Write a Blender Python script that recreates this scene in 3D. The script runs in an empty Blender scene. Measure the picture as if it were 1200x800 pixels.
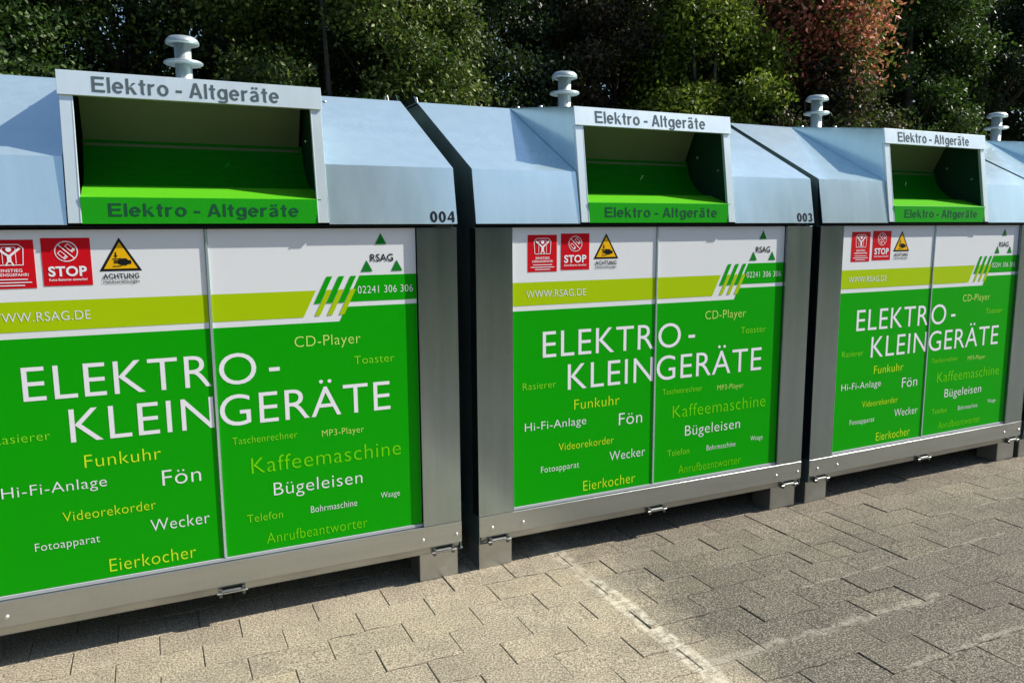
import bpy, math, random
import numpy as np
from mathutils import Vector, Matrix

scene = bpy.context.scene
C = scene.collection
rad = math.radians

# ------------------------------------------------------------------ camera
CAM = (-1.3129, -3.1846, 1.60)
YAW, PITCH, ROLL, FPX = rad(25.048), rad(8.225), rad(-0.367), 900.5
fwd = Vector((math.sin(YAW)*math.cos(PITCH), math.cos(YAW)*math.cos(PITCH), -math.sin(PITCH)))
rt0 = Vector((math.cos(YAW), -math.sin(YAW), 0)); up0 = rt0.cross(fwd)
rt = rt0*math.cos(ROLL) + up0*math.sin(ROLL)
up = -rt0*math.sin(ROLL) + up0*math.cos(ROLL)
cd = bpy.data.cameras.new('camera'); cam = bpy.data.objects.new('camera', cd); C.objects.link(cam)
mw = Matrix((( rt.x, up.x, -fwd.x, CAM[0]), (rt.y, up.y, -fwd.y, CAM[1]), (rt.z, up.z, -fwd.z, CAM[2]), (0, 0, 0, 1)))
cam.matrix_world = mw
cd.sensor_width = 36; cd.lens = 36*FPX/1200; cd.clip_start = 0.05; cd.clip_end = 3000
scene.camera = cam

# ------------------------------------------------------------------ light
SUN = Vector((3.7, -1.0, 3.4)).normalized()          # towards the sun
EL = math.asin(SUN.z); AZ = math.atan2(SUN.x, SUN.y)  # azimuth clockwise from +Y
world = bpy.data.worlds.new('World'); scene.world = world; world.use_nodes = True
nt = world.node_tree; bg = nt.nodes['Background']
sky = nt.nodes.new('ShaderNodeTexSky'); sky.sky_type = 'NISHITA'; sky.sun_disc = False
sky.sun_elevation = EL; sky.sun_rotation = AZ
sky.air_density = 1.0; sky.dust_density = 0.6; sky.ozone_density = 1.0
nt.links.new(sky.outputs[0], bg.inputs[0]); bg.inputs[1].default_value = 0.125
sl = bpy.data.lights.new('sun', 'SUN'); sl.energy = 5.0; sl.angle = rad(0.53); sl.color = (1.0, 0.94, 0.84)
so = bpy.data.objects.new('sun', sl); C.objects.link(so)
so.rotation_euler = (-SUN).to_track_quat('-Z', 'Y').to_euler(); so.location = (8, -4, 12)
scene.view_settings.view_transform = 'Standard'; scene.view_settings.look = 'None'
scene.view_settings.exposure = 0.68; scene.view_settings.gamma = 1.0

rnd = random.Random(7)
nr = np.random.default_rng(11)

# ------------------------------------------------------------------ materials
def srgb(r, g, b):
    f = lambda c: (c/255/12.92) if c/255 <= .04045 else ((c/255+.055)/1.055)**2.4
    return (f(r), f(g), f(b), 1)

class NT:
    def __init__(s, name):
        s.m = bpy.data.materials.new(name); s.m.use_nodes = True
        s.n = s.m.node_tree.nodes; s.l = s.m.node_tree.links; s.b = s.n['Principled BSDF']
    def node(s, t, **kw):
        x = s.n.new(t)
        for k, v in kw.items():
            if k.startswith('i_'):
                key = k[2:].replace('_', ' ')
                x.inputs[int(key) if key.isdigit() else key].default_value = v
            else: setattr(x, k, v)
        return x
    def link(s, a, b): s.l.new(a, b)
    def ramp(s, fac, stops):
        r = s.n.new('ShaderNodeValToRGB'); e = r.color_ramp.elements
        while len(e) < len(stops): e.new(0.5)
        for q, (p, c) in zip(e, stops):
            q.position = p; q.color = c if len(c) == 4 else (*c, 1)
        s.link(fac, r.inputs[0]); return r.outputs[0]
    def noise(s, vec, scale, detail=3, rough=.6, dist=0):
        x = s.node('ShaderNodeTexNoise'); x.inputs['Scale'].default_value = scale
        x.inputs['Detail'].default_value = detail; x.inputs['Roughness'].default_value = rough
        x.inputs['Distortion'].default_value = dist
        if vec is not None: s.link(vec, x.inputs['Vector'])
        return x.outputs['Fac']
    def math(s, op, a, b=None, c=None, clamp=False):
        x = s.n.new('ShaderNodeMath'); x.operation = op; x.use_clamp = clamp
        for i, v in enumerate((a, b, c)):
            if v is None: continue
            if isinstance(v, (int, float)): x.inputs[i].default_value = v
            else: s.link(v, x.inputs[i])
        return x.outputs[0]
    def mix(s, fac, a, b, mode='MIX'):
        x = s.n.new('ShaderNodeMix'); x.data_type = 'RGBA'; x.blend_type = mode
        for i, v in ((0, fac), (6, a), (7, b)):
            if isinstance(v, (int, float)): x.inputs[i].default_value = v
            elif isinstance(v, tuple): x.inputs[i].default_value = v
            else: s.link(v, x.inputs[i])
        return x.outputs[2]
    def scaled(s, vec, sc):
        x = s.node('ShaderNodeMapping'); x.inputs['Scale'].default_value = sc
        s.link(vec, x.inputs[0]); return x.outputs[0]
    def bump(s, h, strength, dist):
        x = s.node('ShaderNodeBump'); x.inputs['Strength'].default_value = strength
        x.inputs['Distance'].default_value = dist; s.link(h, x.inputs['Height'])
        s.link(x.outputs[0], s.b.inputs['Normal']); return x
    def obj(s): return s.node('ShaderNodeTexCoord').outputs['Object']
    def pos(s): return s.node('ShaderNodeNewGeometry').outputs['Position']
    def rand(s): return s.node('ShaderNodeObjectInfo').outputs['Random']

def metal(name, lo, hi, r0, r1, metallic, streak=(4, 4, 1.2), spangle=0.0, wav=.02, wavs=2):
    t = NT(name); p = t.obj()
    big = t.noise(t.scaled(p, streak), 2.2, 4, .6, .4)
    fine = t.noise(t.scaled(p, (40, 40, 9)), 3, 3, .7)
    f = t.math('ADD', t.math('MULTIPLY', big, .75), t.math('MULTIPLY', fine, .25))
    if spangle:
        v = t.node('ShaderNodeTexVoronoi'); v.inputs['Scale'].default_value = 70; t.link(p, v.inputs[0])
        g = t.node('ShaderNodeRGBToBW'); t.link(v.outputs['Color'], g.inputs[0])
        f = t.math('ADD', t.math('MULTIPLY', f, 1-spangle), t.math('MULTIPLY', g.outputs[0], spangle))
    col = t.ramp(f, [(.3, lo), (.7, hi)])
    t.link(col, t.b.inputs['Base Color'])
    t.link(t.math('MULTIPLY_ADD', f, r1-r0, r0), t.b.inputs['Roughness'])
    t.b.inputs['Metallic'].default_value = metallic
    wv = t.noise(t.scaled(p, (1.5, 1.5, 1.5)), wavs, 1, .4)
    t.bump(wv, .35, wav)
    return t.m

M = {}
M['sheet'] = metal('brushed_aluminium_sheet', (.54, .70, .73), (.64, .80, .83), .16, .26, .68, (6, 6, .7), 0, .010, 1.2)
M['bright'] = metal('bright_aluminium_frame', (.66, .76, .77), (.76, .85, .85), .25, .35, .45, (6, 6, .7), 0, .004, 1.2)
M['galv'] = metal('galvanised_steel', (.32, .40, .43), (.43, .515, .545), .17, .27, 1.0, (9, 9, .5), .05, .003)
M['galvrail'] = metal('galvanised_rail_steel', (.42, .45, .455), (.52, .545, .54), .26, .40, .93, (.8, 4, 5), .07, .003)
M['dark_side'] = metal('shade_darkened_side_steel', (.20, .30, .32), (.34, .44, .46), .25, .4, .9, (3, 3, 1))  # same metal, darkened in colour for the shade between containers
M['zinc'] = metal('zinc_plated_fitting', (.11, .12, .115), (.2, .21, .2), .5, .65, .9, (20, 20, 20), 0, .001)
M['bolt'] = metal('bright_bolt', (.62, .62, .6), (.8, .8, .78), .25, .4, .8, (20, 20, 20), 0, .001)
M['mushroom'] = metal('galvanised_lifting_post', (.34, .39, .39), (.48, .53, .53), .38, .55, .65, (12, 12, 5), .25, .002)

def print_mat(name, col, rough=.38, dirt=.05, spec=.16):
    t = NT(name); p = t.obj(); t.b.inputs['Specular IOR Level'].default_value = spec
    n = t.noise(t.scaled(p, (2, 2, .8)), 3, 5, .65, .6)
    n2 = t.noise(t.scaled(p, (1, 1, 1)), 60, 2, .6)
    dark = tuple(c*(1-dirt*1.6)+.25*dirt*.25 for c in col[:3])+(1,)
    t.link(t.mix(t.math('MULTIPLY', n, .8), col, dark), t.b.inputs['Base Color'])
    t.link(t.math('MULTIPLY_ADD', n2, .15, rough-.08), t.b.inputs['Roughness'])
    return t.m
M['white'] = print_mat('white_foil', (.77, .80, .82, 1))
M['green'] = print_mat('bright_green_foil', (.002, .36, .0, 1), .42, .06, .09)
M['lime'] = print_mat('lime_foil', (.40, .58, .0, 1))
M['letter_white'] = print_mat('white_print', (.85, .86, .90, 1))
M['letter_yellow'] = print_mat('yellow_print', (.60, .88, .02, 1))
M['letter_pale'] = print_mat('pale_yellow_print', (.58, .84, .18, 1))
M['letter_lime'] = print_mat('lime_green_print', (.24, .78, .02, 1))
M['letter_olive'] = print_mat('olive_green_print', (.16, .70, .0, 1))
M['letter_black'] = print_mat('black_print', (.012, .013, .013, 1))
M['letter_grey'] = print_mat('grey_print', (.085, .115, .125, 1))
M['letter_darkgreen'] = print_mat('dark_green_print', (.012, .085, .04, 1))
M['dark_logo'] = print_mat('logo_green_print', (.006, .20, .02, 1))
M['red'] = print_mat('red_sticker', (.62, .004, .012, 1))
M['amber'] = print_mat('amber_sticker', (.86, .48, .005, 1))
M['green_paint'] = print_mat('green_painted_steel', (.012, .33, .008, 1), .35)
M['tray_sunlit'] = print_mat('sunlit_tint_green_paint', (.09, .44, .01, 1), .4, .1)  # sunlight put into the colour: brighter, yellower green for the front strip
M['flap'] = print_mat('dull_green_flap', (.17, .20, .13, 1), .5)
M['drum'] = print_mat('shade_darkened_green_drum', (.001, .20, .001, 1), .5)  # same green, darkened in colour for the shade inside the chute
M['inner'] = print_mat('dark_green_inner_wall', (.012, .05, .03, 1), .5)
M['gap'] = print_mat('black_gap_shade', (.012, .014, .015, 1), .6)  # black put in for the shade of open gaps
M['trim'] = print_mat('white_edge_trim', (.40, .43, .45, 1), .6)

# ------------------------------------------------------------------ mesh helpers
class MB:
    def __init__(s): s.v = []; s.f = []; s.mi = []; s.mats = []; s.sm = []
    def mat(s, m):
        if m not in s.mats: s.mats.append(m)
        return s.mats.index(m)
    def add(s, vs, fs, m, smooth=False):
        b = len(s.v); s.v += [tuple(v) for v in vs]; k = s.mat(m)
        for f in fs: s.f.append([b+i for i in f]); s.mi.append(k); s.sm.append(smooth)
    def box(s, x0, x1, y0, y1, z0, z1, m):
        s.add([(x, y, z) for x in (x0, x1) for y in (y0, y1) for z in (z0, z1)],
              [(0, 1, 3, 2), (4, 6, 7, 5), (0, 4, 5, 1), (2, 3, 7, 6), (0, 2, 6, 4), (1, 5, 7, 3)], m)
    def prism(s, poly, x0, x1, m):          # poly in (y,z), extruded along x
        n = len(poly)
        vs = [(x0, y, z) for y, z in poly]+[(x1, y, z) for y, z in poly]
        fs = [tuple(range(n)), tuple(range(2*n-1, n-1, -1))]
        fs += [(i, i+n, (i+1) % n+n, (i+1) % n) for i in range(n)]
        s.add(vs, fs, m)
    def sheet(s, line, th, x0, x1, m):      # bent sheet: outer polyline (y,z), thickness inwards
        n = len(line); inn = []
        for i in range(n):
            d = Vector((0, 0))
            if i > 0: e = Vector(line[i])-Vector(line[i-1]); d += Vector((e.y, -e.x)).normalized()
            if i < n-1: e = Vector(line[i+1])-Vector(line[i]); d += Vector((e.y, -e.x)).normalized()
            d.normalize(); inn.append((line[i][0]+d.x*th, line[i][1]+d.y*th))
        for i in range(n-1):
            a, b, c, d = line[i], line[i+1], inn[i+1], inn[i]
            vs = [(x, q[0], q[1]) for x in (x0, x1) for q in (a, b, c, d)]
            fs = [(0, 4, 5, 1), (2, 6, 7, 3), (0, 1, 2, 3), (4, 7, 6, 5)]
            if i == 0: fs.append((0, 3, 7, 4))
            if i == n-2: fs.append((1, 5, 6, 2))
            s.add(vs, fs, m)
    def cyl(s, p0, p1, r0, r1, m, n=14, caps=True, smooth=True):
        p0 = Vector(p0); p1 = Vector(p1); d = (p1-p0).normalized()
        a = d.orthogonal().normalized(); b = d.cross(a)
        vs = [p+(a*math.cos(t)+b*math.sin(t))*r for p, r in ((p0, r0), (p1, r1)) for t in [2*math.pi*i/n for i in range(n)]]
        s.add(vs, [(i, (i+1) % n, (i+1) % n+n, i+n) for i in range(n)], m, smooth)
        if caps: s.add(vs, [tuple(range(n-1, -1, -1)), tuple(range(n, 2*n))], m)
    def lathe(s, c, prof, m, n=28):
        vs = []; fs = []
        for r, z in prof:
            vs += [(c[0]+r*math.cos(2*math.pi*i/n), c[1]+r*math.sin(2*math.pi*i/n), c[2]+z) for i in range(n)]
        for k in range(len(prof)-1):
            fs += [(k*n+i, k*n+(i+1) % n, (k+1)*n+(i+1) % n, (k+1)*n+i) for i in range(n)]
        s.add(vs, fs, m, True)
    def poly(s, pts, y, m):                # flat polygon in the x,z plane facing -y
        s.add([(x, y, z) for x, z in pts], [tuple(range(len(pts)))], m)
    def stroke(s, pts, w, y, m, closed=False):
        n = len(pts); segs = n if closed else n-1
        for i in range(segs):
            a = Vector(pts[i]); b = Vector(pts[(i+1) % n]); d = (b-a)
            if d.length < 1e-9: continue
            d.normalize(); q = Vector((-d.y, d.x))*w/2; e = d*w*.35 if (closed or 0 < i < segs-1) else d*0
            s.poly([tuple(a-e+q), tuple(a-e-q), tuple(b+e-q), tuple(b+e+q)], y, m)
    def mesh(s, name):
        me = bpy.data.meshes.new(name); me.from_pydata(s.v, [], s.f)
        for m in s.mats: me.materials.append(M[m] if isinstance(m, str) else m)
        me.polygons.foreach_set('material_index', s.mi); me.polygons.foreach_set('use_smooth', s.sm)
        me.update(); return me
    def build(s, name, parent=None, bevel=0, fix=True):
        me = s.mesh(name)
        if fix:
            import bmesh
            bm = bmesh.new(); bm.from_mesh(me); bmesh.ops.recalc_face_normals(bm, faces=bm.faces); bm.to_mesh(me); bm.free()
        o = bpy.data.objects.new(name, me); C.objects.link(o)
        if parent: o.parent = parent
        if bevel:
            b = o.modifiers.new('edge', 'BEVEL'); b.width = bevel; b.segments = 1; b.limit_method = 'ANGLE'; b.angle_limit = rad(40)
        return o

def tag(o, label=None, cat=None, group=None, kind=None):
    for k, v in (('label', label), ('category', cat), ('group', group), ('kind', kind)):
        if v: o[k] = v
    return o
def empty(name, loc, rz=0):
    o = bpy.data.objects.new(name, None); C.objects.link(o); o.location = loc; o.rotation_euler = (0, 0, rz)
    o.empty_display_size = .2; return o
def copy_tree(o, parent=None, skip=()):
    c = o.copy(); C.objects.link(c); c.parent = parent
    for ch in list(o.children):
        if ch.name.split('.')[0] in skip: continue
        copy_tree(ch, c, skip)
    return c

# text -> flat glyph mesh, fitted to a measured place on a panel
_H = None
def glyphs(text, bold=0.0, space=1.0):
    global _H
    cu = bpy.data.curves.new('glyphs', 'FONT'); cu.resolution_u = 5; cu.fill_mode = 'FRONT'
    ob = bpy.data.objects.new('glyphs', cu)
    if _H is None:
        cu.body = 'H'; me = bpy.data.meshes.new_from_object(ob); _H = max(v.co.y for v in me.vertices); bpy.data.meshes.remove(me)
    cu.body = text; cu.offset = bold; cu.space_character = space
    me = bpy.data.meshes.new_from_object(ob)
    vs = [(v.co.x, v.co.y/_H) for v in me.vertices]; fs = [tuple(p.vertices) for p in me.polygons]
    bpy.data.meshes.remove(me); bpy.data.objects.remove(ob); bpy.data.curves.remove(cu)
    return vs, fs
def text_into(mb, text, x0, x1, z0, h, y, m, bold=0.0, space=1.06, lean=0.0):
    vs, fs = glyphs(text, bold, space)
    a = min(v[0] for v in vs); b = max(v[0] for v in vs); k = (x1-x0)/(b-a)
    mb.add([(x0+(v[0]-a)*k, y+lean*v[1]*h, z0+v[1]*h) for v in vs], [f[::-1] for f in fs], m)

# grotesque lettering of the banners and numbers, drawn with strokes (unit cap height)
def grot(mb, text, x0, x1, z0, h, y, m, lean=0.0, wt=.165):
    n = [0]; w = wt; hw = w/2; x = [0.0]; out = []
    def P(pts): out.append([(x[0]+a, b) for a, b in pts])
    def R(a, b, c, d): P([(a, c), (b, c), (b, d), (a, d)])
    def B(cx, cz, rx, rz, a0, a1, k=16, wx=w, wz=None):
        wz = wz or w*.92
        for i in range(k):
            t, u = rad(a0+(a1-a0)*i/k), rad(a0+(a1-a0)*(i+1)/k)
            P([(cx+rx*math.cos(t), cz+rz*math.sin(t)), (cx+rx*math.cos(u), cz+rz*math.sin(u)), (cx+(rx-wx)*math.cos(u), cz+(rz-wz)*math.sin(u)), (cx+(rx-wx)*math.cos(t), cz+(rz-wz)*math.sin(t))])
    X = .74
    for ch in text:
        if ch == 'E': R(0, w, 0, 1); R(w, .66, 1-w*.95, 1); R(w, .62, .44, .44+w*.95); R(w, .68, 0, w*.95); a = .68
        elif ch == 'l': R(0, w*.95, 0, 1); a = w*.95
        elif ch == 'e': B(.28, X/2, .30, X/2+.01, 8, 318, 26); R(w*.8, .565, X/2-.05, X/2+.07); a = .58
        elif ch == 'k': R(0, w*.95, 0, 1); P([(w*.95, .24), (.36, X), (.55, X), (w*.95, .40)][::1]); P([(.20, .38), (.32, .48), (.58, 0), (.40, 0)]); a = .57
        elif ch == 't': R(.10, .10+w*.95, .12, .96); R(0, .36, X-.13, X); B(.10+.16, .15, .16, .16, 180, 285, 8); a = .36
        elif ch == 'r': R(0, w*.95, 0, X); B(w*.95+.17, X-.23, .25, .24, 75, 165, 8); a = .40
        elif ch == 'o': B(.30, X/2, .31, X/2+.01, 0, 360, 30); a = .61
        elif ch == '-': R(0, .34, .28, .28+w); a = .34
        elif ch == 'A': P([(0, 0), (.17, 0), (.44, 1), (.28, 1)]); P([(.58, 0), (.75, 0), (.47, 1), (.33, 1)]); R(.16, .60, .22, .22+w*.9); a = .75
        elif ch == 'g': B(.28, X/2+.01, .29, X/2, 0, 360, 28); R(.43, .43+w*.92, -.05, X); B(.285, -.05, .288, .20, 190, 360, 12, w*.92); a = .58
        elif ch == 'ä':
            B(.24, X-.22, .25, .23, 20, 160, 10); R(.35, .35+w*.92, .03, X-.18); B(.21, .20, .22, .215, 60, 330, 18); R(.22, .40, .34, .45)
            R(.10, .10+w*.9, .86, 1.0); R(.32, .32+w*.9, .86, 1.0); a = .56
        elif ch == '0': B(.29, .5, .30, .51, 0, 360, 28); a = .60
        elif ch == '4': R(.36, .36+w, 0, 1); R(.0, .60, .22, .22+w*.9); P([(0, .36), (.10, .30), (.40, .82), (.38, 1)]); a = .61
        elif ch == '3': B(.27, .72, .27, .29, 155, -80, 16); B(.27, .28, .29, .29, 80, -160, 18); a = .57
        else: a = .16
        x[0] += a+.115
    tot = x[0]-.115; k = (x1-x0)/tot
    for i, pts in enumerate(out):
        d = .00003*(i % 4)
        mb.add([(x0+px*k, y+lean*pz*h-d, z0+pz*h) for px, pz in pts], [tuple(range(len(pts)))], m)

# ------------------------------------------------------------------ ground and paving
PX, PY = .3015, .1625
def edge_wave(x):      # sideways step of the interlocking course joint, period PX/2
    t = (x/(PX/2)) % 1.0
    return .0045*math.sin(2*math.pi*t)+.002*math.sin(4*math.pi*t)

def stone_material():
    t = NT('weathered_concrete_paver'); p = t.pos(); rn = t.rand()
    sep = t.node('ShaderNodeSeparateXYZ'); t.link(p, sep.inputs[0]); X, Y = sep.outputs[0], sep.outputs[1]
    g1 = t.noise(p, 330, 2, .7); g2 = t.noise(p, 125, 4, .8); pat = t.noise(p, 3.0, 4, .6); pat2 = t.noise(t.scaled(p, (1.1, 5, 1)), 2.0, 4, .6, .3)
    # warm clean concrete left of the painted line, greyer and dirtier right of it
    side = t.node('ShaderNodeMapRange'); side.interpolation_type = 'SMOOTHSTEP'
    side.inputs[1].default_value = .38; side.inputs[2].default_value = .75; t.link(t.math('ADD', X, t.math('MULTIPLY', t.math('SUBTRACT', pat, .5), .5)), side.inputs[0])
    warm = t.ramp(g2, [(.36, (.095, .075, .048)), (.5, (.315, .268, .19)), (.62, (.57, .51, .39))])
    grey = t.ramp(g2, [(.37, (.020, .017, .013)), (.5, (.098, .087, .068)), (.63, (.32, .29, .23))])
    # the grey belt is a soiled driving lane; near the containers it stays brownish and paler
    belt = t.node('ShaderNodeMapRange'); belt.interpolation_type = 'SMOOTHSTEP'
    belt.inputs[1].default_value = -.75; belt.inputs[2].default_value = -.1; t.link(t.math('ADD', Y, t.math('MULTIPLY', t.math('SUBTRACT', pat2, .5), 1.1)), belt.inputs[0])
    grey = t.mix(t.math('MULTIPLY', belt.outputs[0], .55), grey, t.ramp(g2, [(.37, (.055, .042, .030)), (.5, (.20, .166, .12)), (.63, (.42, .37, .28))]))
    col = t.mix(side.outputs[0], warm, grey)
    col = t.mix(.55, col, t.ramp(rn, [(0, (.74, .72, .72)), (.5, (1, 1, 1)), (1, (1.16, 1.13, 1.06))]), 'MULTIPLY')
    col = t.mix(t.ramp(pat, [(.42, (0, 0, 0)), (.75, (.45, .45, .45))]), col, (.09, .08, .065, 1))
    # single pale grains
    spk = t.node('ShaderNodeTexVoronoi'); spk.inputs['Scale'].default_value = 150; t.link(p, spk.inputs[0])
    bw = t.node('ShaderNodeRGBToBW'); t.link(spk.outputs['Color'], bw.inputs[0])
    gr = t.math('MULTIPLY', t.math('GREATER_THAN', bw.outputs[0], .66), t.math('LESS_THAN', spk.outputs['Distance'], .38))
    col = t.mix(t.math('MULTIPLY', gr, .55), col, (.50, .46, .38, 1))
    dk = t.math('MULTIPLY', t.math('LESS_THAN', bw.outputs[0], .30), t.math('LESS_THAN', spk.outputs['Distance'], .42))
    col = t.mix(t.math('MULTIPLY', dk, .5), col, (.045, .04, .032, 1))
    # worn painted line
    n3 = t.noise(p, 26, 5, .7); n4 = t.noise(t.scaled(p, (1, .35, 1)), 7, 3, .6)
    dx = t.math('ABSOLUTE', t.math('SUBTRACT', t.math('ADD', X, t.math('MULTIPLY', t.math('SUBTRACT', n4, .5), .05)), .437))
    line = t.math('SUBTRACT', .050, dx); line = t.math('MULTIPLY', line, 60, clamp=True)
    wear = t.math('MULTIPLY', t.math('SUBTRACT', n3, .41), 6, clamp=True)
    fade = t.node('ShaderNodeMapRange'); t.link(Y, fade.inputs[0]); fade.inputs[1].default_value = -.42; fade.inputs[2].default_value = -.28
    fade.inputs[3].default_value = 1; fade.inputs[4].default_value = .5
    # light lime bloom along some course joints
    col2 = col
    for jy, xa, xb, wd, st in ((-1.09, .45, 1.75, .030, .8), (-1.418, 1.1, 2.0, .016, .7), (-.772, 1.25, 2.7, .010, .6), (-.447, .5, 1.3, .012, .35), (-.12, -.6, 2.8, .012, .35), (-.447, 2.6, 4.5, .012, .5)):
        d = t.math('ABSOLUTE', t.math('SUBTRACT', t.math('ADD', Y, t.math('MULTIPLY', t.math('SUBTRACT', t.noise(p, 9, 4), .5), .09)), jy))
        k = t.math('MULTIPLY', t.math('SUBTRACT', wd, d), 1/wd*1.6, clamp=True)
        k = t.math('MULTIPLY', k, t.math('MULTIPLY', t.math('GREATER_THAN', X, xa), t.math('LESS_THAN', X, xb)))
        k = t.math('MULTIPLY', k, t.math('MULTIPLY', t.math('SUBTRACT', n3, .36), 5, clamp=True))
        col2 = t.mix(t.math('MULTIPLY', k, st*.45), col2, (.50, .46, .38, 1))
    paint = t.math('MULTIPLY', t.math('MULTIPLY', line, wear), fade.outputs[0])
    col2 = t.mix(t.math('MULTIPLY', paint, .9), col2, (.58, .53, .42, 1))
    t.link(col2, t.b.inputs['Base Color']); t.b.inputs['Roughness'].default_value = .9
    t.b.inputs['Specular IOR Level'].default_value = .3
    hgt = t.math('ADD', t.math('MULTIPLY', g1, .5), t.math('MULTIPLY', g2, .9)); hgt = t.math('ADD', hgt, t.math('MULTIPLY', gr, .25))
    t.bump(hgt, 1.0, .0045)
    return t.m
M['paver'] = stone_material()
def soil_material(name, lo, hi, sc):
    t = NT(name); p = t.pos(); a = t.noise(p, sc, 6, .7); b = t.noise(p, sc*12, 3, .7)
    t.link(t.ramp(t.math('ADD', t.math('MULTIPLY', a, .5), t.math('MULTIPLY', b, .5)), [(.35, lo), (.65, hi)]), t.b.inputs['Base Color'])
    t.b.inputs['Roughness'].default_value = .95; t.bump(b, .6, .02); return t.m
M['joint'] = soil_material('joint_sand', (.07, .058, .04), (.20, .17, .12), 30)
M['soil'] = soil_material('meadow_soil', (.03, .035, .015), (.07, .075, .03), 1.3)

g = MB(); N = 24; ext = 1500
xs = [-ext, -300, -80, -30, -12, 0, 12, 30, 80, 300, ext]
vs = [(x, y, -.06) for y in xs for x in xs]; n = len(xs)
g.add(vs, [(j*n+i, j*n+i+1, (j+1)*n+i+1, (j+1)*n+i) for j in range(n-1) for i in range(n-1)], 'soil')
tag(g.build('ground'), kind='structure')

PAVE_X = (-4.5, 12.0); PAVE_Y = (-4.6, 2.6)
pave = empty('pavement', (0, 0, 0)); tag(pave, kind='structure')
b = MB(); b.box(PAVE_X[0], PAVE_X[1], PAVE_Y[0], PAVE_Y[1], -.055, -.0060, 'joint'); bed = b.build('joint_bed', pave)

def stone_geo(par, var):
    # outline counter-clockwise from above, local origin at the centre; gaps: x .005, y .0025
    r = random.Random(var); K = 4 if par else 8; hw = (PX/4 if par else PX/2)-.0017; out = []
    for i in range(K+1):
        x = -hw+2*hw*i/K; out.append((x, -PY/2+.0008+edge_wave(x+PX/2+(PX/4 if par else 0))))
    for i in range(K, -1, -1):
        x = -hw+2*hw*i/K; out.append((x, PY/2-.0008+edge_wave(x+PX/2+(PX/4 if par else 0))))
    out = [(x+r.uniform(-.0008, .0008), y+r.uniform(-.0007, .0007)) for x, y in out]
    n = len(out); bv = .0022; vs = []
    cx = 0
    for x, y in out: vs.append((x*(1-bv/hw*1.0), y-math.copysign(bv*.75, y), 0.0))
    for x, y in out: vs.append((x, y, -.0018))
    for x, y in out: vs.append((x, y, -.02))
    fs = [tuple(range(n))]
    for k in (0, 1): fs += [(k*n+(i+1) % n, k*n+i, (k+1)*n+i, (k+1)*n+(i+1) % n) for i in range(n)]
    return vs, fs
variants = []
for q in range(7):
    mb = MB(); v_, f_ = stone_geo(1 if q > 4 else 0, q); mb.add(v_, f_, 'paver'); variants.append((mb.mesh('paving_stone'), v_, f_))
def project(p):
    d = Vector(p)-Vector(CAM); z = d.dot(fwd)
    if z < .2: return None
    return 600+FPX*d.dot(rt)/z, 400-FPX*d.dot(up)/z, z
cells = []
y0 = -.614-PY*40
k = 0
for j in range(-24, 22):
    cy = -.614-PY/2+j*PY
    if not (PAVE_Y[0]+PY/2 <= cy <= PAVE_Y[1]-PY/2): continue
    off = .127 if j % 2 == 0 else .127-PX/2+.0
    i0 = math.ceil((PAVE_X[0]+PX/2-off-PX/2)/PX)
    i = i0
    while off+PX/2+i*PX+PX/2 < PAVE_X[1]:
        xc = off+PX/2+i*PX; half = (-3 <= -j <= 3 and 0 < j <= 3 and 1.60 < xc < 2.15)
        if half: cells += [(xc-PX/4, cy, 1), (xc+PX/4, cy, 1)]
        else: cells.append((xc, cy, 0))
        i += 1
vis = []; rest = []
for c_ in cells:
    q = project((c_[0], c_[1], 0)); ok = False
    if q:
        for dx in (-.15, 0, .15):
            for dy in (-.08, 0, .08):
                w = project((c_[0]+dx, c_[1]+dy, 0))
                if w and -5 < w[0] < 1205 and -5 < w[1] < 805: ok = True
    if ok and c_[1] < .12: vis.append((q[2], c_))
    else: rest.append(c_)
vis.sort(); rest += [c_ for _, c_ in vis[298:]]; vis = vis[:298]
def stone_xform():
    return rnd.uniform(-.0025, .0018), rnd.gauss(0, .008), rnd.gauss(0, .006), rnd.gauss(0, .0035)
pick = lambda h_: 5+rnd.randrange(2) if h_ else rnd.randrange(5)
for _, (cx, cy, hf) in vis:
    o = bpy.data.objects.new('paving_stone', variants[pick(hf)][0]); C.objects.link(o); o.parent = pave
    dz, rx, ry, rz = stone_xform(); o.location = (cx, cy, dz); o.rotation_euler = (rx, ry, rz)
mb = MB()
for cx, cy, hf in rest:
    _, v_, f_ = variants[pick(hf)]; dz, rx, ry, rz = stone_xform()
    mb.add([(cx+x-rz*y, cy+y+rz*x, z+dz+rx*y-ry*x) for x, y, z in v_], f_, 'paver')
tag(mb.build('distant_paving_stones', pave, fix=False), kind='stuff')

# loose grit, crumbs of mortar and bits of bark lying on the paving
M['grit'] = soil_material('loose_grit', (.10, .08, .05), (.55, .50, .42), 40)
mb = MB()
for _ in range(520):
    gx = rnd.uniform(-2.2, 4.5); gy = rnd.uniform(-1.7, .10); sz = rnd.uniform(.0015, .0042); a0 = rnd.uniform(0, 3)
    ring = [(gx+sz*rnd.uniform(.6, 1.3)*math.cos(a0+k*1.257), gy+sz*rnd.uniform(.6, 1.3)*math.sin(a0+k*1.257), -.001) for k in range(5)]
    mb.add(ring+[(gx, gy, sz*.9)], [(k, (k+1) % 5, 5) for k in range(5)], 'grit')
tag(mb.build('loose_grit', fix=False), 'tiny crumbs of grit scattered over the paving', 'grit', kind='stuff')

# ------------------------------------------------------------------ the container
Wd = 2.014; ZT = 1.616; ZR = .271; ZRB = .173; DEP = 2.0
HB = (-.010, 1.629); HM = (.033, 1.8705); HR = (.777, 2.263)
DL, DR = .533, 1.456
YP = .016                                     # panel plane
def lean_y(z, off=0): return -.012+(z-1.629)*(.074/.50)+off   # plane of the opening frame

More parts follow.
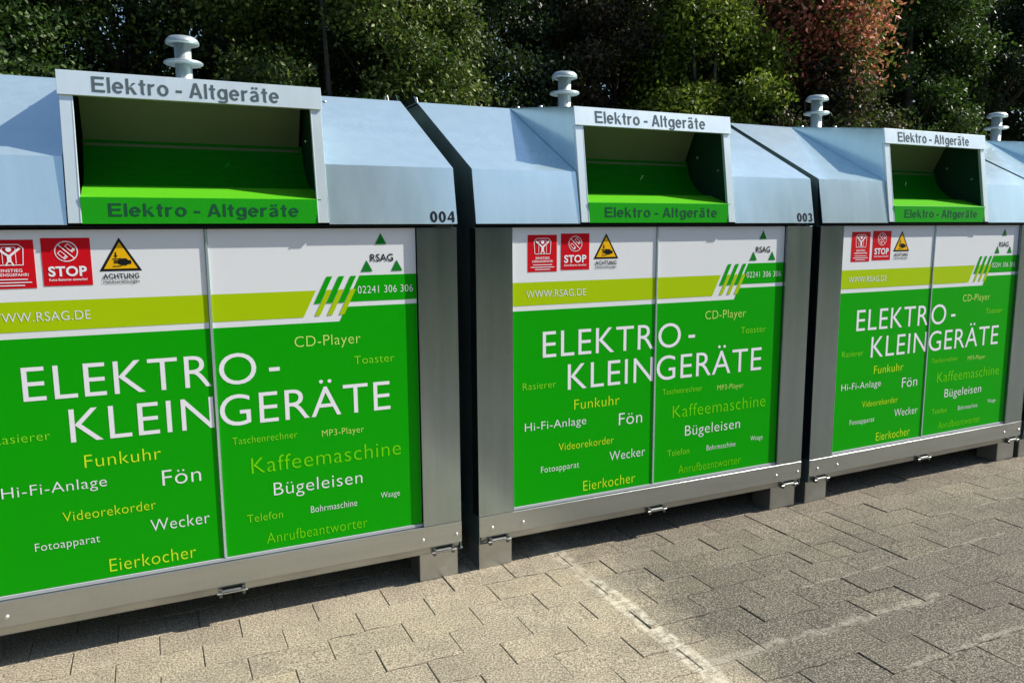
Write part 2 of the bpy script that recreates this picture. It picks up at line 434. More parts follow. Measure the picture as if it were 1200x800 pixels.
def make_container():
    root = empty('recycling_container', (0, 0, 0))
    # side walls, back, underside
    prof = [(.03, .16), (.03, 1.60), (HM[0]+.012, HM[1]-.002), (HR[0]+.006, HR[1]-.012), (1.223, HR[1]-.012), (DEP-.045, HM[1]-.002), (DEP-.03, 1.60), (DEP-.03, .16)]
    for x0, x1 in ((.006, .010), (Wd-.010, Wd-.006)):
        m = MB(); m.prism(prof, x0, x1, 'dark_side'); m.build('side_wall', root)
    for x0, x1 in ((.0012, .0055), (Wd-.0055, Wd-.0012)):   # corner angles on the sides
        for ya, yb_ in ((.0045, .075), (DEP-.08, DEP-.01)): m = MB(); m.box(x0, x1, ya, yb_, ZR+.002, ZT-.004, 'galv'); m.build('side_angle', root)
    m = MB(); m.box(.012, Wd-.012, DEP-.032, DEP-.026, .18, 1.86, 'galv'); m.build('rear_wall', root)
    m = MB(); m.box(.012, Wd-.012, .045, DEP-.035, .165, .172, 'dark_side'); m.build('floor_plate', root)
    m = MB(); m.box(.012, Wd-.012, .030, .036, ZR, ZT+.12, 'gap'); m.build('panel_backing', root)
    # front posts
    for x0, x1 in ((.0, .1815), (1.8325, Wd)):
        m = MB(); m.box(x0, x1, 0, .004, ZR+.001, ZT-.003, 'galv'); m.box(x0, x1, .0045, .028, ZT-.007, ZT-.003, 'galv')
        e = (x1-.0035, x1) if x0 < 1 else (x0, x0+.0035)
        m.box(e[0], e[1], .0045, .028, ZR+.001, ZT-.0075, 'galv'); m.build('corner_post', root, .0008)
    m = MB(); m.box(.012, Wd-.012, -.004, .026, ZT+.0045, ZT+.0085, 'gap'); m.build('top_gap_strip', root)  # black strip standing in for the shaded gap under the hood
    # base rail with folded lower lip
    m = MB(); m.box(0, Wd, -.002, .003, ZRB, ZR-.001, 'galvrail'); m.box(0, Wd, .0032, .028, ZR-.0055, ZR-.001, 'galvrail')
    m.sheet([(-.0018, ZRB-.001), (.008, .158), (.020, .137)][::-1], .004, .012, Wd-.012, 'galvrail')
    m.box(.012, Wd-.012, .0205, .05, .1335, .1365, 'galvrail')
    rail = m.build('base_rail', root, .0003)
    for x0 in (.001, Wd-.005):
        m = MB(); m.box(x0, x0+.004, .0035, DEP-.01, .135, ZR-.0062, 'dark_side'); m.build('side_rail', root)
    for bx in (.0655, .2270, 1.8260, 1.9880):
        m = MB(); m.cyl((bx, -.0015, .2125), (bx, -.0050, .2125), .0095, .0085, 'bolt', 12); m.cyl((bx, -.0048, .2125), (bx, -.0085, .2125), .0070, .0045, 'bolt', 12)
        m.build('bolt', rail)
    # feet
    for x0, x1 in ((.010, .1800), (1.8190, Wd-.010)):
        for y0, y1 in ((.030, .17), (DEP-.17, DEP-.03)):
            m = MB(); m.box(x0, x1, y0, y1, .001, .1335, 'galvrail'); m.box(x0+.004, x1-.004, y0-.0012, y0-.0002, .006, .128, 'galvrail')
            m.build('foot', root, .0015)
    # spring catches under the rail
    for cx, rod in ((.100, -1), (1.004, 0), (1.924, 1)):
        m = MB(); z = .1475; y = -.004
        for s in (-1, 1):
            m.box(cx+s*.045-.006, cx+s*.045+.006, -.012, .018, z-.018, z+.014, 'zinc')
        m.cyl((cx-.040, y, z), (cx+.040, y, z), .0095, .0095, 'zinc', 12)
        m.cyl((cx-.058, y-.006, z-.002), (cx+.060, y-.006, z-.002), .0035, .0035, 'bolt', 8)
        m.box(cx-.038, cx+.038, .0045, .012, z-.012, z+.014, 'gap')
        if rod: m.cyl((cx+rod*.055, .010, z-.010), (cx+rod*.098, .016, z-.012), .0045, .0045, 'zinc', 8)
        m.build('catch', root)
    # ---------------- front panels and their print
    yb = YP
    pans = []
    for x0, x1 in ((.186, .9815), (.9935, 1.8285)):
        m = MB(); m.box(x0, x1, yb, yb+.004, .287, ZT-.004, 'white'); pans.append(m.build('front_panel', root))
    m = MB(); m.box(.9830, .9920, yb-.006, yb+.003, .287, ZT-.004, 'sheet'); m.build('centre_strip', root, .0008)
    m = MB(); m.box(.1835, 1.831, yb-.005, yb+.003, .2725, .2855, 'trim'); m.box(.1825, .1852, yb-.007, yb+.003, .287, ZT-.004, 'trim'); m.build('edge_trim', root, .0006)
    y1 = yb-.0007; y2 = yb-.0014; y3 = yb-.0021; y4 = yb-.0028
    L, Rr = pans
    def field(parent, name, f):
        q = MB(); f(q); o = q.build(name, parent, fix=False); return o
    ZB = .2875
    field(L, 'green_field', lambda q: q.poly([(.187, ZB), (.981, ZB), (.981, 1.228), (.187, 1.228)], y1, 'green'))
    field(L, 'lime_band', lambda q: q.poly([(.187, 1.252), (.981, 1.252), (.981, 1.360), (.187, 1.360)], y1, 'lime'))
    field(Rr, 'green_field', lambda q: q.poly([(.994, ZB), (1.828, ZB), (1.828, 1.288), (1.520, 1.288), (1.490, 1.228), (.994, 1.228)], y1, 'green'))
    field(Rr, 'lime_band', lambda q: q.poly([(.994, 1.252), (1.343, 1.252), (1.397, 1.360), (.994, 1.360)], y1, 'lime'))
    def stripes(q):
        xt = lambda x, z: x-.5*(1.416-z)
        bar = lambda x, w, za, zb, m: q.poly([(xt(x-w/2, za), za), (xt(x+w/2, za), za), (xt(x+w/2, zb), zb), (xt(x-w/2, zb), zb)], y2, m)
        for i in range(3):
            x = 1.4545+.0500*i
            bar(x, .0235, 1.306, 1.416, 'green')
            bar(x+.025, .0215, 1.256, 1.361, 'lime')
    field(Rr, 'slanted_stripes', stripes)
    field(Rr, 'phone_band', lambda q: q.poly([(1.526, 1.308), (1.828, 1.308), (1.828, 1.417), (1.581, 1.417)], y1, 'green'))
    def T(parent, text, x0, x1, z0, h, m, bold=-.010, y=y2):
        q = MB(); text_into(q, text, x0, x1, z0, h, y, m, bold); return q.build('lettering', parent, fix=False)
    T(L, 'WWW.RSAG.DE', .257, .577, 1.288, .033, 'letter_white')
    T(L, 'Rasierer', .2366, .414, .852, .034, 'letter_lime'); T(L, 'Funkuhr', .516, .777, .730, .050, 'letter_yellow')
    T(L, 'Hi-Fi-Anlage', .247, .584, .651, .040, 'letter_white'); T(L, 'Fön', .775, .915, .622, .062, 'letter_white', -.008)
    T(L, 'Videorekorder', .430, .745, .533, .038, 'letter_yellow'); T(L, 'Wecker', .722, .937, .4435, .048, 'letter_white')
    T(L, 'Fotoapparat', .333, .545, .4355, .031, 'letter_white'); T(L, 'Eierkocher', .570, .878, .309, .052, 'letter_yellow')
    T(Rr, 'CD-Player', 1.302, 1.575, 1.131, .044, 'letter_pale'); T(Rr, 'Toaster', 1.545, 1.720, 1.041, .035, 'letter_lime')
    T(Rr, 'Taschenrechner', 1.040, 1.295, .752, .030, 'letter_lime'); T(Rr, 'MP3-Player', 1.397, 1.576, .743, .028, 'letter_pale')
    T(Rr, 'Kaffeemaschine', 1.107, 1.738, .622, .066, 'letter_olive', -.010); T(Rr, 'Bügeleisen', 1.190, 1.562, .517, .055, 'letter_white')
    T(Rr, 'Waage', 1.642, 1.728, .4345, .026, 'letter_white'); T(Rr, 'Bohrmaschine', 1.337, 1.535, .418, .029, 'letter_white')
    T(Rr, 'Telefon', 1.079, 1.221, .417, .034, 'letter_lime'); T(Rr, 'Anrufbeantworter', 1.152, 1.577, .314, .046, 'letter_olive')
    T(Rr, '02241 306 306', 1.571, 1.812, 1.341, .031, 'letter_white'); T(Rr, 'RSAG', 1.629, 1.728, 1.474, .030, 'letter_black', .014)
    TB = -.004
    q = MB(); text_into(q, 'ELEKTR', .343, .976, 1.000, .125, y2, 'letter_white', TB); text_into(q, 'KLEIN', .479, .9765, .832, .126, y2, 'letter_white', TB); q.build('title_lettering', L, fix=False)
    q = MB(); text_into(q, 'O', 1.006, 1.147, .9985, .125, y2, 'letter_white', TB); q.poly([(1.196, 1.040), (1.238, 1.040), (1.238, 1.0555), (1.196, 1.0555)], y2, 'letter_white'); text_into(q, 'GERÄTE', 1.000, 1.697, .831, .126, y2, 'letter_white', TB); q.build('title_lettering', Rr, fix=False)
    def tri(q, cx, z0, z1, w, m): q.poly([(cx-w/2, z0), (cx+w/2, z0), (cx, z1)], y2, m)
    q = MB(); tri(q, 1.6755, 1.545, 1.592, .050, 'dark_logo'); tri(q, 1.6125, 1.432, 1.480, .050, 'dark_logo'); tri(q, 1.743, 1.432, 1.479, .050, 'dark_logo'); q.build('logo_triangles', Rr, fix=False)
    # stickers
    circ = lambda cx, cz, r, n=26: [(cx+r*math.cos(2*math.pi*i/n), cz+r*math.sin(2*math.pi*i/n)) for i in range(n)]
    q = MB(); q.box(.2655, .4180, y1-.0004, yb-.0001, 1.4075, 1.5780, 'red'); w = 'letter_white'; cx = .342
    fr = [(cx-.040, 1.490), (cx-.044, 1.548), (cx-.030, 1.562), (cx+.030, 1.562), (cx+.044, 1.548), (cx+.040, 1.490)]
    q.stroke(fr, .0028, y3, w, True); q.stroke([(cx-.020, 1.495), (cx-.020, 1.552), (cx+.020, 1.552), (cx+.020, 1.495)], .002, y3, w)
    q.stroke([(cx-.034, 1.549), (cx, 1.520), (cx+.034, 1.549)], .0075, y3, w); q.stroke([(cx, 1.526), (cx, 1.500)], .013, y3-.0002, w)
    q.stroke([(cx-.004, 1.504), (cx-.012, 1.488)], .005, y3, w); q.stroke([(cx+.004, 1.504), (cx+.012, 1.488)], .005, y3, w); q.poly(circ(cx, 1.5445, .0085), y3-.0004, w)
    text_into(q, 'EINSTIEG', cx-.036, cx+.036, 1.4655, .0105, y3, w, .015); text_into(q, 'LEBENSGEFAHR!', cx-.054, cx+.054, 1.4510, .0095, y3, w, .015)
    for k, (a, z) in enumerate(((.050, 1.4395), (.062, 1.4285), (.040, 1.4180))): q.stroke([(cx-a, z), (cx+a, z)], .0034, y3, w)
    q.build('red_sticker', L, fix=False)
    q = MB(); q.box(.4400, .5945, y1-.0004, yb-.0001, 1.4125, 1.5830, 'red'); cx = .5173; cz = 1.5350
    q.stroke(circ(cx, cz, .0355), .0034, y3, w, True)
    d = .0245; q.stroke([(cx-d, cz+d), (cx+d, cz-d)], .0034, y3-.0003, w)
    for a, s in ((.0085, 1), (-.0085, -1)):
        u = Vector((.70, .70))*0; ax = Vector((.74, .67)); nx = Vector((-.67, .74)); c0 = Vector((cx, cz))
        for kk in (-1, 1):
            cc = c0+Vector((1, 1))*.0125*kk
            r4 = [tuple(cc+Vector((.70, -.70))*p_+Vector((.70, .70))*r_) for p_, r_ in ((-.015, -.0065), (.015, -.0065), (.015, .0065), (-.015, .0065))]
            q.stroke(r4, .0024, y3, w, True)
            q.stroke([tuple(cc+Vector((.70, -.70))*.010+Vector((.7, .7))*(-.006)), tuple(cc+Vector((.70, -.70))*.010+Vector((.7, .7))*.006)], .004, y3, w)
        break
    text_into(q, 'STOP', cx-.0605, cx+.0605, 1.4475, .0330, y3, w, .03); text_into(q, 'Keine Batterien einwerfen!', cx-.060, cx+.060, 1.4300, .0090, y3, w, .012)
    q.build('red_sticker', L, fix=False)
    q = MB(); cx = .6890; q.add([(cx-.0705, y1, 1.4605), (cx+.0705, y1, 1.4605), (cx, y1, 1.5830)], [(0, 1, 2)], 'letter_black')
    q.add([(cx-.0555, y2, 1.4690), (cx+.0555, y2, 1.4690), (cx, y2, 1.5665)], [(0, 1, 2)], 'amber'); k = 'letter_black'
    q.stroke([(cx-.014, 1.530), (cx-.014, 1.5165)], .0042, y3, k); q.poly([(cx-.0205, 1.5175), (cx-.0075, 1.5175), (cx-.014, 1.5085)], y3, k)
    q.stroke([(cx-.026, 1.505), (cx-.004, 1.505), (cx+.002, 1.508)], .003, y3, k)
    q.poly([(cx-.004, 1.4845), (cx-.010, 1.492), (cx-.006, 1.502), (cx+.004, 1.5065), (cx+.020, 1.5065), (cx+.026, 1.500), (cx+.036, 1.499), (cx+.036, 1.486), (cx+.026, 1.485), (cx+.016, 1.480)], y3, k)
    for zz in (1.4895, 1.4945, 1.499): q.stroke([(cx-.022, zz), (cx-.004, zz)], .0028, y3, k)
    q.stroke([(cx-.026, 1.478), (cx-.002, 1.478), (cx+.008, 1.483)], .003, y3, k)
    text_into(q, 'ACHTUNG', .6285, .7480, 1.4325, .0180, y3, k, .02); text_into(q, 'Handverletzungen', .6285, .7480, 1.4165, .0100, y3, k, .012)
    q.build('warning_triangle', L, fix=False)
    # ---------------- hood
    full = [HB, HM, HR, (1.223, HR[1]), (DEP-.033, HM[1]), (DEP+.01, 1.629)]
    for x0, x1 in ((-.0005, DL-.003), (DR+.003, Wd+.0005)):
        m = MB(); m.sheet(full, .004, x0, x1, 'sheet')
        e = (x1-.004, x1) if x0 < 1 else (x0, x0+.004)                    # folded flange at the opening
        m.prism([(HB[0]+.005, HB[1]+.002), (HM[0]+.004, HM[1]-.003), (.08, HM[1]-.003), (.08, HB[1]+.002)], e[0], e[1], 'sheet')
        m.build('hood_sheet', root, .0007)
    m = MB(); m.sheet(full[2:], .004, DL-.0025, DR+.0025, 'sheet'); m.build('rear_roof_sheet', root)
    for x0 in (.002, Wd-.006):                                             # small gusset above the ridge ends
        m = MB(); m.prism([(.79, HR[1]-.004), (.835, 2.302), (.90, 2.306), (1.06, 2.275), (1.10, HR[1]-.004)], x0, x0+.004, 'galv'); m.build('gusset', root)
        m = MB(); xx = x0+.030 if x0 < 1 else x0-.030
        for a, c2 in (((.81, 2.264), (.83, 2.296)), ((.83, 2.296), (.86, 2.296)), ((.86, 2.296), (.88, 2.264))): m.cyl((xx-.016, a[0], a[1]), (xx-.016, c2[0], c2[1]), .003, .003, 'bolt', 8)
        m.build('lashing_loop', root)
    m = MB(); m.lathe((1.836 if 0 else 1.6090, .70, 2.2235), [(.010, 0), (.009, .004), (.004, .006), (0, .006)], 'bolt', 12); m.build('rivet', root)
    # ---------------- dormer with the throw-in opening
    bt = (.0704, 2.1732); bb = (.0564, 2.0869)
    by0_ = lambda z: bb[0]+(z-bb[1])*(bt[0]-bb[0])/(bt[1]-bb[1])-.0052
    for x0, s in ((DL-.0005, 1), (DR-.0045+.005-.0005-.004, 1)):
        m = MB(); m.prism([(lean_y(1.640, .0104), 1.640), (lean_y(2.085, .0104), 2.085), (by0_(2.0875), 2.0875), (by0_(2.168), 2.168), (bt[0]+.012, bt[1]-.003), (HR[0]+.004, HR[1]+.001), (HR[0]+.004, HM[1]-.15), (.36, 1.66)], x0, x0+.004, 'sheet')
        o = m.build('cheek', root, .0006)
        for t_ in (.12, .50):
            yy = HR[0]*(1-t_)+bt[0]*t_; zz = HR[1]*(1-t_)+bt[1]*t_
            q = MB(); q.lathe((x0+.012, yy, zz+.002), [(.009, 0), (.008, .006), (.004, .009), (0, .009)], 'bolt', 10); q.build('bolt', o)
    m = MB(); m.sheet([(bt[0]+.004, bt[1]+.0015), (HR[0]+.002, HR[1]+.0035)], .004, DL+.0038, DR-.0050, 'sheet'); m.build('dormer_roof', root)
    # frame posts
    for x0, x1 in ((DL+.001, .5765), (1.4125, DR-.001)):
        m = MB(); z0, z1 = 1.6345, 2.0905
        m.prism([(lean_y(z0, -.004), z0), (lean_y(z1, -.004), z1), (lean_y(z1, .010), z1), (lean_y(z0, .010), z0)], x0, x1, 'bright')
        e = (x1-.004, x1+.0005) if x0 < 1 else (x0-.0005, x0+.004)
        m.prism([(lean_y(z0, -.0055), z0+.001), (lean_y(z1, -.0055), z1-.004), (lean_y(z1, .012), z1-.004), (lean_y(z0, .012), z0+.001)], e[0], e[1], 'bright')
        m.build('frame_post', root, .0008)
    # banner
    by = lambda z, off=0: bb[0]+(z-bb[1])*(bt[0]-bb[0])/(bt[1]-bb[1])+off
    m = MB(); m.prism([(by(2.0869, -.014), 2.0869), (by(2.1732, -.014), 2.1732), (by(2.1732, -.006), 2.1740), (by(2.0869, -.006), 2.0869)], DL-.004, DR+.002, 'bright')
    m.prism([(by(2.089, -.0055), 2.0880), (by(2.089, .02), 2.0880), (by(2.089, .02), 2.0920), (by(2.089, -.0055), 2.0920)], DL+.002, DR-.004, 'bright')
    ban = m.build('banner', root, .0008)
    q = MB(); grot(q, 'Elektro - Altgeräte', .640, 1.292, 2.101, .056, by(2.101, -.0150), 'letter_grey', lean=(bt[0]-bb[0])/(bt[1]-bb[1])); q.build('lettering', ban, fix=False)
    # sill
    m = MB(); zt = 1.7275
    m.prism([(-.0120, 1.6320), (-.0080, zt), (-.0035, zt), (-.0075, 1.6320)], .5765, 1.4125, 'green_paint')
    sill = m.build('sill', root, .0008)
    q = MB(); grot(q, 'Elektro - Altgeräte', .664, 1.338, 1.659, .047, -.0120+.004*.28-.0007, 'letter_darkgreen', lean=.042); q.build('lettering', sill, fix=False)
    # tray, flap, inner walls
    tr = [(-.0032, zt+.0005), (.06, 1.745), (.155, 1.776)]
    for i in range(1, 9):
        a = i/8; tr.append((.155+.215*math.sin(a*math.pi/2*.92), 1.776+.20*(1-math.cos(a*math.pi/2*.98))))
    m = MB(); m.sheet(tr[:3], .003, .5780, 1.4300, 'tray_sunlit'); m.build('tray', root)
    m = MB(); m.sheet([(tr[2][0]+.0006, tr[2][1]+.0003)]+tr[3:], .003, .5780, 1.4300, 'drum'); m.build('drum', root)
    m = MB(); m.sheet([(.365, 1.953), (.372, 1.960), (.300, 2.100), (.262, 2.150)], .004, .580, 1.4170, 'flap'); m.box(.580, 1.4170, .3625, .3675, 1.9430, 1.9560, 'flap')
    m.build('flap', root, .0015)
    for x0 in (.5400, 1.4320):
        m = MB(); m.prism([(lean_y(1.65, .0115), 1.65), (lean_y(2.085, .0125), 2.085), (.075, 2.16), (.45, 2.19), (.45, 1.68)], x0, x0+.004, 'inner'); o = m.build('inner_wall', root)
        xs_ = x0+.004 if x0 < 1 else x0
        for yy, zz in ((.28, 1.985), (.105, 1.905)):
            q = MB(); s = 1 if x0 < 1 else -1
            q.cyl((xs_, yy, zz), (xs_+s*.005, yy, zz), .007, .005, 'bolt', 10); q.build('bolt', o)
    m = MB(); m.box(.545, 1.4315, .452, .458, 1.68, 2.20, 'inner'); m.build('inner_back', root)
    # ---------------- double lifting mushroom
    m = MB(); m.lathe((1.0, 1.0, 2.255), [(.0, 0), (.060, 0), (.060, .010), (.045, .012), (.0385, .02), (.0385, .245), (.0, .245)], 'mushroom')
    post = m.build('lifting_post', root, fix=True)
    m = MB(); m.lathe((1.0, 1.0, 2.487), [(.0385, .010), (.068, .006), (.0765, .009), (.0765, .019), (.071, .030), (.058, .041), (.030, .0465), (0, .047)], 'mushroom'); m.build('cap', post)
    m = MB(); m.lathe((1.0, 1.0, 2.398), [(.0386, .003), (.082, .003), (.0895, .007), (.0895, .013), (.085, .017), (.056, .022), (.0386, .026)], 'mushroom'); m.build('flange', post)
    return root

proto = make_container()
def number(root, s):
    q = MB(); sl = (HM[0]-HB[0])/(HM[1]-HB[1])
    grot(q, s, 1.892, 2.004, 1.636, .047, HB[0]+(1.636-HB[1])*sl-.0011, 'letter_black', lean=sl, wt=.20)
    return q.build('number_lettering', root, fix=False)
def tagc(o, label): tag(o, label, 'recycling container', 'small electrical appliance containers in a row')
c1 = copy_tree(proto); c3 = copy_tree(proto); c4 = copy_tree(proto)
proto.location = (0, 0, 0)
c1.location = (-2.1028, -.003, 0); c1.rotation_euler = (0, 0, rad(.117))
c3.location = (2.0695, -.0087, 0); c3.rotation_euler = (0, 0, rad(1.01))
c4.location = (4.1100, .02, 0); c4.rotation_euler = (0, 0, rad(1.01))
number(c1, '004'); number(proto, '003')
tagc(c1, 'galvanised container with green panels numbered 004, nearest and cut by the left edge')
tagc(proto, 'galvanised container with green panels numbered 003, second from the left')
tagc(c3, 'green and galvanised container right of number 003, third from the left, opening fully in view')
tagc(c4, 'container at the right edge of the photo, only its sloping left end showing')

# ------------------------------------------------------------------ trees
def leaf_material(name, stops, trans=.22, rough=.5):
    t = NT(name); gi = t.node('ShaderNodeNewGeometry')
    isl = gi.outputs['Random Per Island']; n = t.noise(gi.outputs['Position'], 2.2, 3, .6)
    f = t.math('ADD', t.math('MULTIPLY', isl, .55), t.math('MULTIPLY', n, .55), clamp=True)
    col = t.ramp(f, stops); t.link(col, t.b.inputs['Base Color']); t.b.inputs['Roughness'].default_value = rough
    t.b.inputs['Specular IOR Level'].default_value = .28
    tr = t.node('ShaderNodeBsdfTranslucent'); t.link(t.mix(.4, col, (.14, .28, .03, 1), 'MIX'), tr.inputs[0])
    mx = t.node('ShaderNodeMixShader'); mx.inputs[0].default_value = trans
    t.link(t.b.outputs[0], mx.inputs[1]); t.link(tr.outputs[0], mx.inputs[2])
    t.link(mx.outputs[0], t.n['Material Output'].inputs[0]); return t.m
LM = {
 'olive': leaf_material('olive_leaves', [(.25, (.012, .026, .005)), (.5, (.052, .085, .015)), (.75, (.15, .19, .035)), (.92, (.24, .24, .06))]),
 'mid': leaf_material('mid_green_leaves', [(.25, (.009, .022, .005)), (.55, (.034, .074, .015)), (.9, (.10, .17, .035))]),
 'dark': leaf_material('dark_green_leaves', [(.25, (.004, .010, .004)), (.6, (.012, .030, .010)), (.95, (.036, .070, .022))], .12),
 'yellow': leaf_material('yellowing_leaves', [(.25, (.016, .030, .004)), (.5, (.09, .13, .012)), (.75, (.21, .25, .02)), (.95, (.38, .34, .06))], .34),
 'red': leaf_material('red_autumn_leaves', [(.28, (.02, .03, .008)), (.46, (.09, .11, .025)), (.53, (.34, .10, .05)), (.68, (.68, .13, .12)), (.9, (.78, .36, .22))], .34),
 'russet': leaf_material('russet_leaves', [(.25, (.007, .008, .004)), (.5, (.026, .026, .011)), (.75, (.075, .05, .026)), (.95, (.26, .11, .08))]),
}
def bark_material():
    t = NT('grey_brown_bark'); p = t.obj(); a = t.noise(t.scaled(p, (9, 9, 2)), 4, 5, .7, .5)
    t.link(t.ramp(a, [(.35, (.03, .024, .018)), (.65, (.12, .105, .085))]), t.b.inputs['Base Color']); t.b.inputs['Roughness'].default_value = .9
    t.bump(a, .7, .03); return t.m
M['bark'] = bark_material()

def leaf_mesh(name, centers, sizes, mat, ar=.55, seed=0):
    r = np.random.default_rng(seed); n = len(centers)
    a = r.normal(size=(n, 3)); a[:, 2] -= .35; a /= np.linalg.norm(a, axis=1)[:, None]      # leaf axis, drooping a little
    b = r.normal(size=(n, 3)); b[:, 2] *= .6; b -= (b*a).sum(1)[:, None]*a; b /= np.linalg.norm(b, axis=1)[:, None]
    nn = np.cross(a, b); s = sizes[:, None]; fold = nn*s*.10
    base = centers; tip = centers+a*s; l = centers+a*s*.48+b*s*ar*.5+fold; q = centers+a*s*.48-b*s*ar*.5+fold
    v = np.stack([base, l, tip, q], 1).reshape(-1, 3).astype(np.float32)
    idx = np.arange(n)*4
    tri = np.stack([idx, idx+2, idx+1, idx, idx+3, idx+2], 1).reshape(-1)   # two triangles folded on the midrib
    me = bpy.data.meshes.new(name); me.vertices.add(n*4); me.vertices.foreach_set('co', v.reshape(-1))
    me.loops.add(n*6); me.loops.foreach_set('vertex_index', tri.astype(np.int32))
    me.polygons.add(n*2); me.polygons.foreach_set('loop_start', np.arange(n*2, dtype=np.int32)*3)
    me.update(calc_edges=True); me.materials.append(mat); return me

def make_tree(name, label, cat, x, y, h, rx, ry, zlow, mat, nleaf, leaf=.055, seed=0, stems=1, nclump=120, group='shrubs and trees behind the containers', tight=.25):
    r = np.random.default_rng(seed); R = random.Random(seed)
    root = empty(name, (x, y, -.05)); tag(root, label, cat, group)
    cz = (h+zlow)/2; rz = (h-zlow)/2
    # clump centres, biased to the outside of the crown
    d = r.normal(size=(nclump, 3)); d /= np.linalg.norm(d, axis=1)[:, None]
    rad_ = r.uniform(.35, 1.0, nclump)**.55
    cc = d*rad_[:, None]*np.array([rx, ry, rz]); cc[:, 2] += cz
    cc[:, :2] *= (1+.12*r.normal(size=(nclump, 1)))
    cs = r.uniform(.6, 1.35, nclump)*tight
    w = cs**2; w *= np.where(cc[:, 2] < 2.2, .30, 1.0); w /= w.sum()
    k = r.choice(nclump, nleaf, p=w)
    off = r.normal(size=(nleaf, 3)); off /= np.maximum(np.linalg.norm(off, axis=1)[:, None], 1e-6)
    off *= (r.uniform(0, 1, nleaf)**.5)[:, None]; off[:, 2] *= .7
    pts = cc[k]+off*cs[k][:, None]*1.3*(.75+.5*r.random((nleaf, 1)))
    pts[:, 2] = np.maximum(pts[:, 2], .15)
    me = leaf_mesh('foliage', pts, leaf*1.22*r.uniform(.6, 1.25, nleaf), mat, .58, seed+1)
    f = bpy.data.objects.new('crown', me); C.objects.link(f); f.parent = root
    m = MB(); tips = []
    for s in range(stems):
        bx, by_ = (0, 0) if stems == 1 else (R.uniform(-.3, .3), R.uniform(-.2, .2)); r0 = .05+.016*h if stems == 1 else .035+.004*h
        p = Vector((bx, by_, 0)); dr = Vector((R.uniform(-.12, .12), R.uniform(-.10, .10), 1)); nseg = 6; top = h*.86
        for i in range(nseg):
            q = p+Vector((dr.x*top/nseg+R.uniform(-.05, .05), dr.y*top/nseg+R.uniform(-.05, .05), top/nseg))
            ra, rb = r0*(1-i/nseg*.85), r0*(1-(i+1)/nseg*.85)
            m.cyl(p, q, ra, rb, 'bark', 8, caps=False); tips.append((q, rb)); p = q
    o = m.build('trunk', root, fix=False)
    m = MB()
    for j in range(min(26, nclump)):
        c = Vector(cc[j]); t0, rb = min(tips, key=lambda t: (t[0]-c).length+abs(t[0].z-c.z*.75)*1.2)
        mid = (t0+c)/2+Vector((R.uniform(-.1, .1), R.uniform(-.1, .1), .10))
        rr = max(.010, rb*.5); m.cyl(t0, mid, rr, rr*.6, 'bark', 6, caps=False); m.cyl(mid, c, rr*.6, .004, 'bark', 6, caps=False)
    m.build('limbs', root, fix=False)
    return root

T_ = make_tree
# front row (close behind the containers), left to right
T_('deciduous_tree', 'olive green broadleaf tree filling the top left corner', 'tree', -3.2, 4.7, 5.0, 1.5, 1.2, 1.0, LM['mid'], 80000, .044, 1)
T_('deciduous_tree', 'dark leafy tree behind the left end of the 004 banner', 'tree', -1.75, 5.1, 5.4, 1.1, 1.1, 1.0, LM['dark'], 74000, .042, 2)
T_('deciduous_tree', 'thin crowned tree behind the 004 lifting post with sky showing through', 'tree', -.65, 5.4, 5.6, 1.1, .9, 1.2, LM['olive'], 30000, .042, 3, 1, 70)
T_('deciduous_tree', 'yellowish olive tree catching sun above the roof of container 004', 'tree', .45, 4.4, 5.0, 1.25, 1.0, .9, LM['olive'], 100000, .040, 4, 3, 170)
T_('evergreen_tree', 'very dark green tree left of the lifting post of container 003', 'tree', 2.25, 5.2, 6.0, 1.35, 1.3, .6, LM['dark'], 95000, .040, 5, 1, 150)
T_('autumn_shrub', 'dark russet shrub behind the 003 banner', 'shrub', 3.75, 5.0, 5.3, 1.05, 1.1, .4, LM['russet'], 72000, .042, 6, 3)
T_('autumn_shrub', 'sunlit yellow green shrub above the right half of container 003', 'shrub', 4.3, 3.95, 4.8, .82, .8, .3, LM['yellow'], 66000, .044, 7, 3)
T_('autumn_shrub', 'red leaved autumn shrub above the third lifting post', 'shrub', 5.85, 3.75, 5.0, .80, .7, 3.2, LM['red'], 30000, .052, 8, 3, 90, tight=.36)
T_('autumn_shrub', 'low russet shrub peeping over the roof between the red shrub and container 003', 'shrub', 5.9, 3.65, 3.55, 1.25, .6, .3, LM['russet'], 40000, .042, 9, 4, 70)
T_('deciduous_tree', 'olive leaved tree filling the gap under the red shrub', 'tree', 6.9, 5.6, 5.0, 1.1, .8, .5, LM['olive'], 50000, .046, 14)
T_('deciduous_tree', 'yellow green tree between the red shrub and the third banner', 'tree', 8.4, 4.7, 6.0, 1.15, 1.1, .5, LM['mid'], 66000, .050, 10)
T_('evergreen_tree', 'dark conifer green tree behind the third banner', 'tree', 10.8, 5.0, 7.4, 1.6, 1.4, .4, LM['dark'], 86000, .050, 11, 1, 150)
T_('evergreen_tree', 'dark tree at the right edge of the photo behind the fourth container', 'tree', 13.9, 5.2, 8.2, 2.0, 1.5, .4, LM['dark'], 90000, .055, 12, 1, 150)
T_('deciduous_tree', 'mid green tree between the rows in the left corner', 'tree', -2.9, 6.9, 6.4, 1.4, 1.0, .8, LM['mid'], 60000, .055, 21)
T_('deciduous_tree', 'mid green tree peeping out beside the sunlit olive tree', 'tree', 1.3, 6.7, 6.6, 1.3, 1.0, .8, LM['mid'], 70000, .055, 22)
T_('deciduous_tree', 'olive tree between the russet shrub and the yellow shrub', 'tree', 5.2, 6.4, 6.6, 1.4, 1.0, .8, LM['olive'], 70000, .055, 23)
T_('deciduous_tree', 'mid green tree behind the red shrub', 'tree', 8.4, 6.7, 7.4, 1.5, 1.0, .8, LM['dark'], 70000, .06, 24)
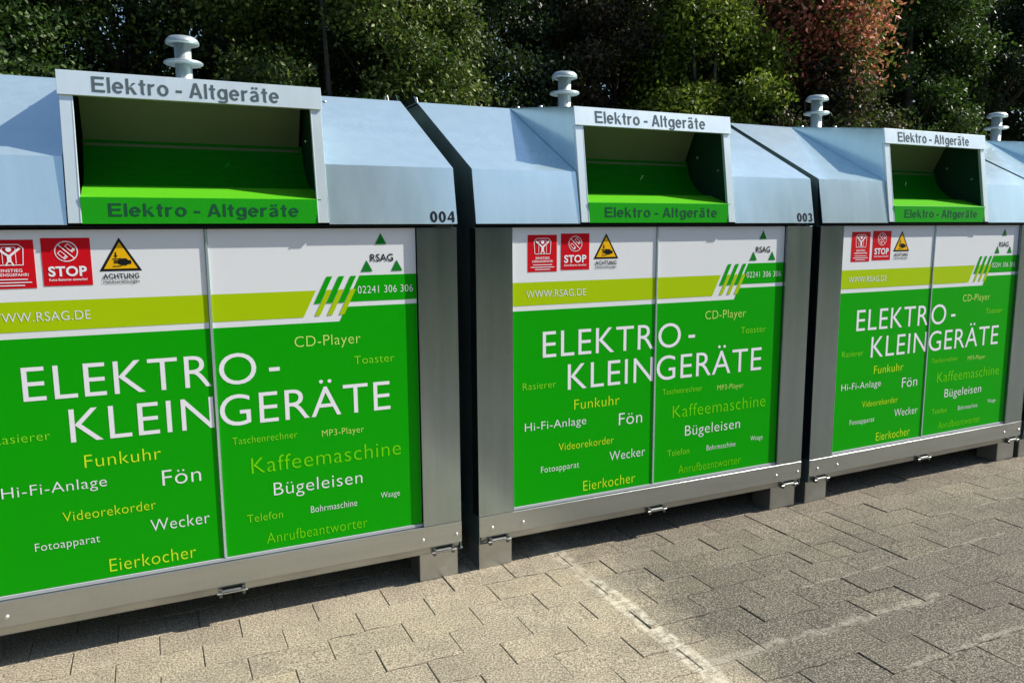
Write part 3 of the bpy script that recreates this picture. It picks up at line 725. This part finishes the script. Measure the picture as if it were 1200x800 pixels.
# second row
back = [(-6.0, 8.2, 8.5, 2.4, 'mid', 'tall green tree of the back row beyond the left edge'),
        (-3.6, 8.8, 9.0, 2.0, 'dark', 'tall dark tree of the back row in the left corner'),
        (1.4, 8.6, 9.2, 2.0, 'dark', 'tall dark tree of the back row behind the sunlit olive tree'),
        (4.2, 8.8, 9.5, 2.3, 'dark', 'tall dark tree of the back row behind the very dark evergreen'),
        (7.2, 8.4, 9.5, 2.3, 'dark', 'tall dark tree of the back row behind the yellow shrub'),
        (10.4, 8.4, 10.0, 2.5, 'dark', 'tall dark tree of the back row behind the red shrub'),
        (13.8, 8.6, 11.0, 2.8, 'mid', 'tall green tree of the back row above the third banner'),
        (18.0, 8.4, 12.0, 3.2, 'dark', 'tall dark tree of the back row at the right edge')]
for i, (x, y, h, r_, m_, lb) in enumerate(back):
    T_('woodland_tree', lb, 'tree', x, y, h, r_, 1.8, .8, LM[m_], 110000, .080, 40+i, 1, 150, tight=.42)
T_('woodland_tree', 'open crowned tree of the back row with bright gaps behind the 004 post', 'tree', -1.1, 9.2, 9.0, 1.7, 1.5, 2.0, LM['olive'], 20000, .07, 60, 1, 60, tight=.42)

# unseen wood behind the camera, added and shaped to darken reflections in the metal
r = np.random.default_rng(5); pts = []
for i in range(46):
    x = -45+i*2.3+r.normal()*.6; y = -26+r.normal()*2; h = r.uniform(9.5, 12.0)-(3.5 if x < -2 else 0)+(7.0 if 0 < x < 9 else 4.5 if 28 < x < 42 else 1.5 if x > 20 else 0)
    q = r.normal(size=(900, 3)); q /= np.linalg.norm(q, axis=1)[:, None]; q *= r.uniform(.3, 1, (900, 1))**.4
    pts.append(q*np.array([2.0, 2.0, h/2])+np.array([x, y, h/2]))
for i in range(18):  # left wing, added only for its dark reflection
    x = -25+r.normal()*1.5; y = -24+i*2.2; h = r.uniform(10, 13)
    q = r.normal(size=(900, 3)); q /= np.linalg.norm(q, axis=1)[:, None]; q *= r.uniform(.3, 1, (900, 1))**.4
    pts.append(q*np.array([2.0, 2.0, h/2])+np.array([x, y, h/2]))
pts = np.concatenate(pts); pts[:, 2] = np.maximum(pts[:, 2], .1)
o = bpy.data.objects.new('far_wood', leaf_mesh('far_wood', pts, .75*r.uniform(.6, 1.3, len(pts)), LM['dark'], .8, 99)); C.objects.link(o)
tag(o, kind='stuff')
tag(o, 'unseen dark wood added on the far and left sides for reflections in the metal', 'wood')
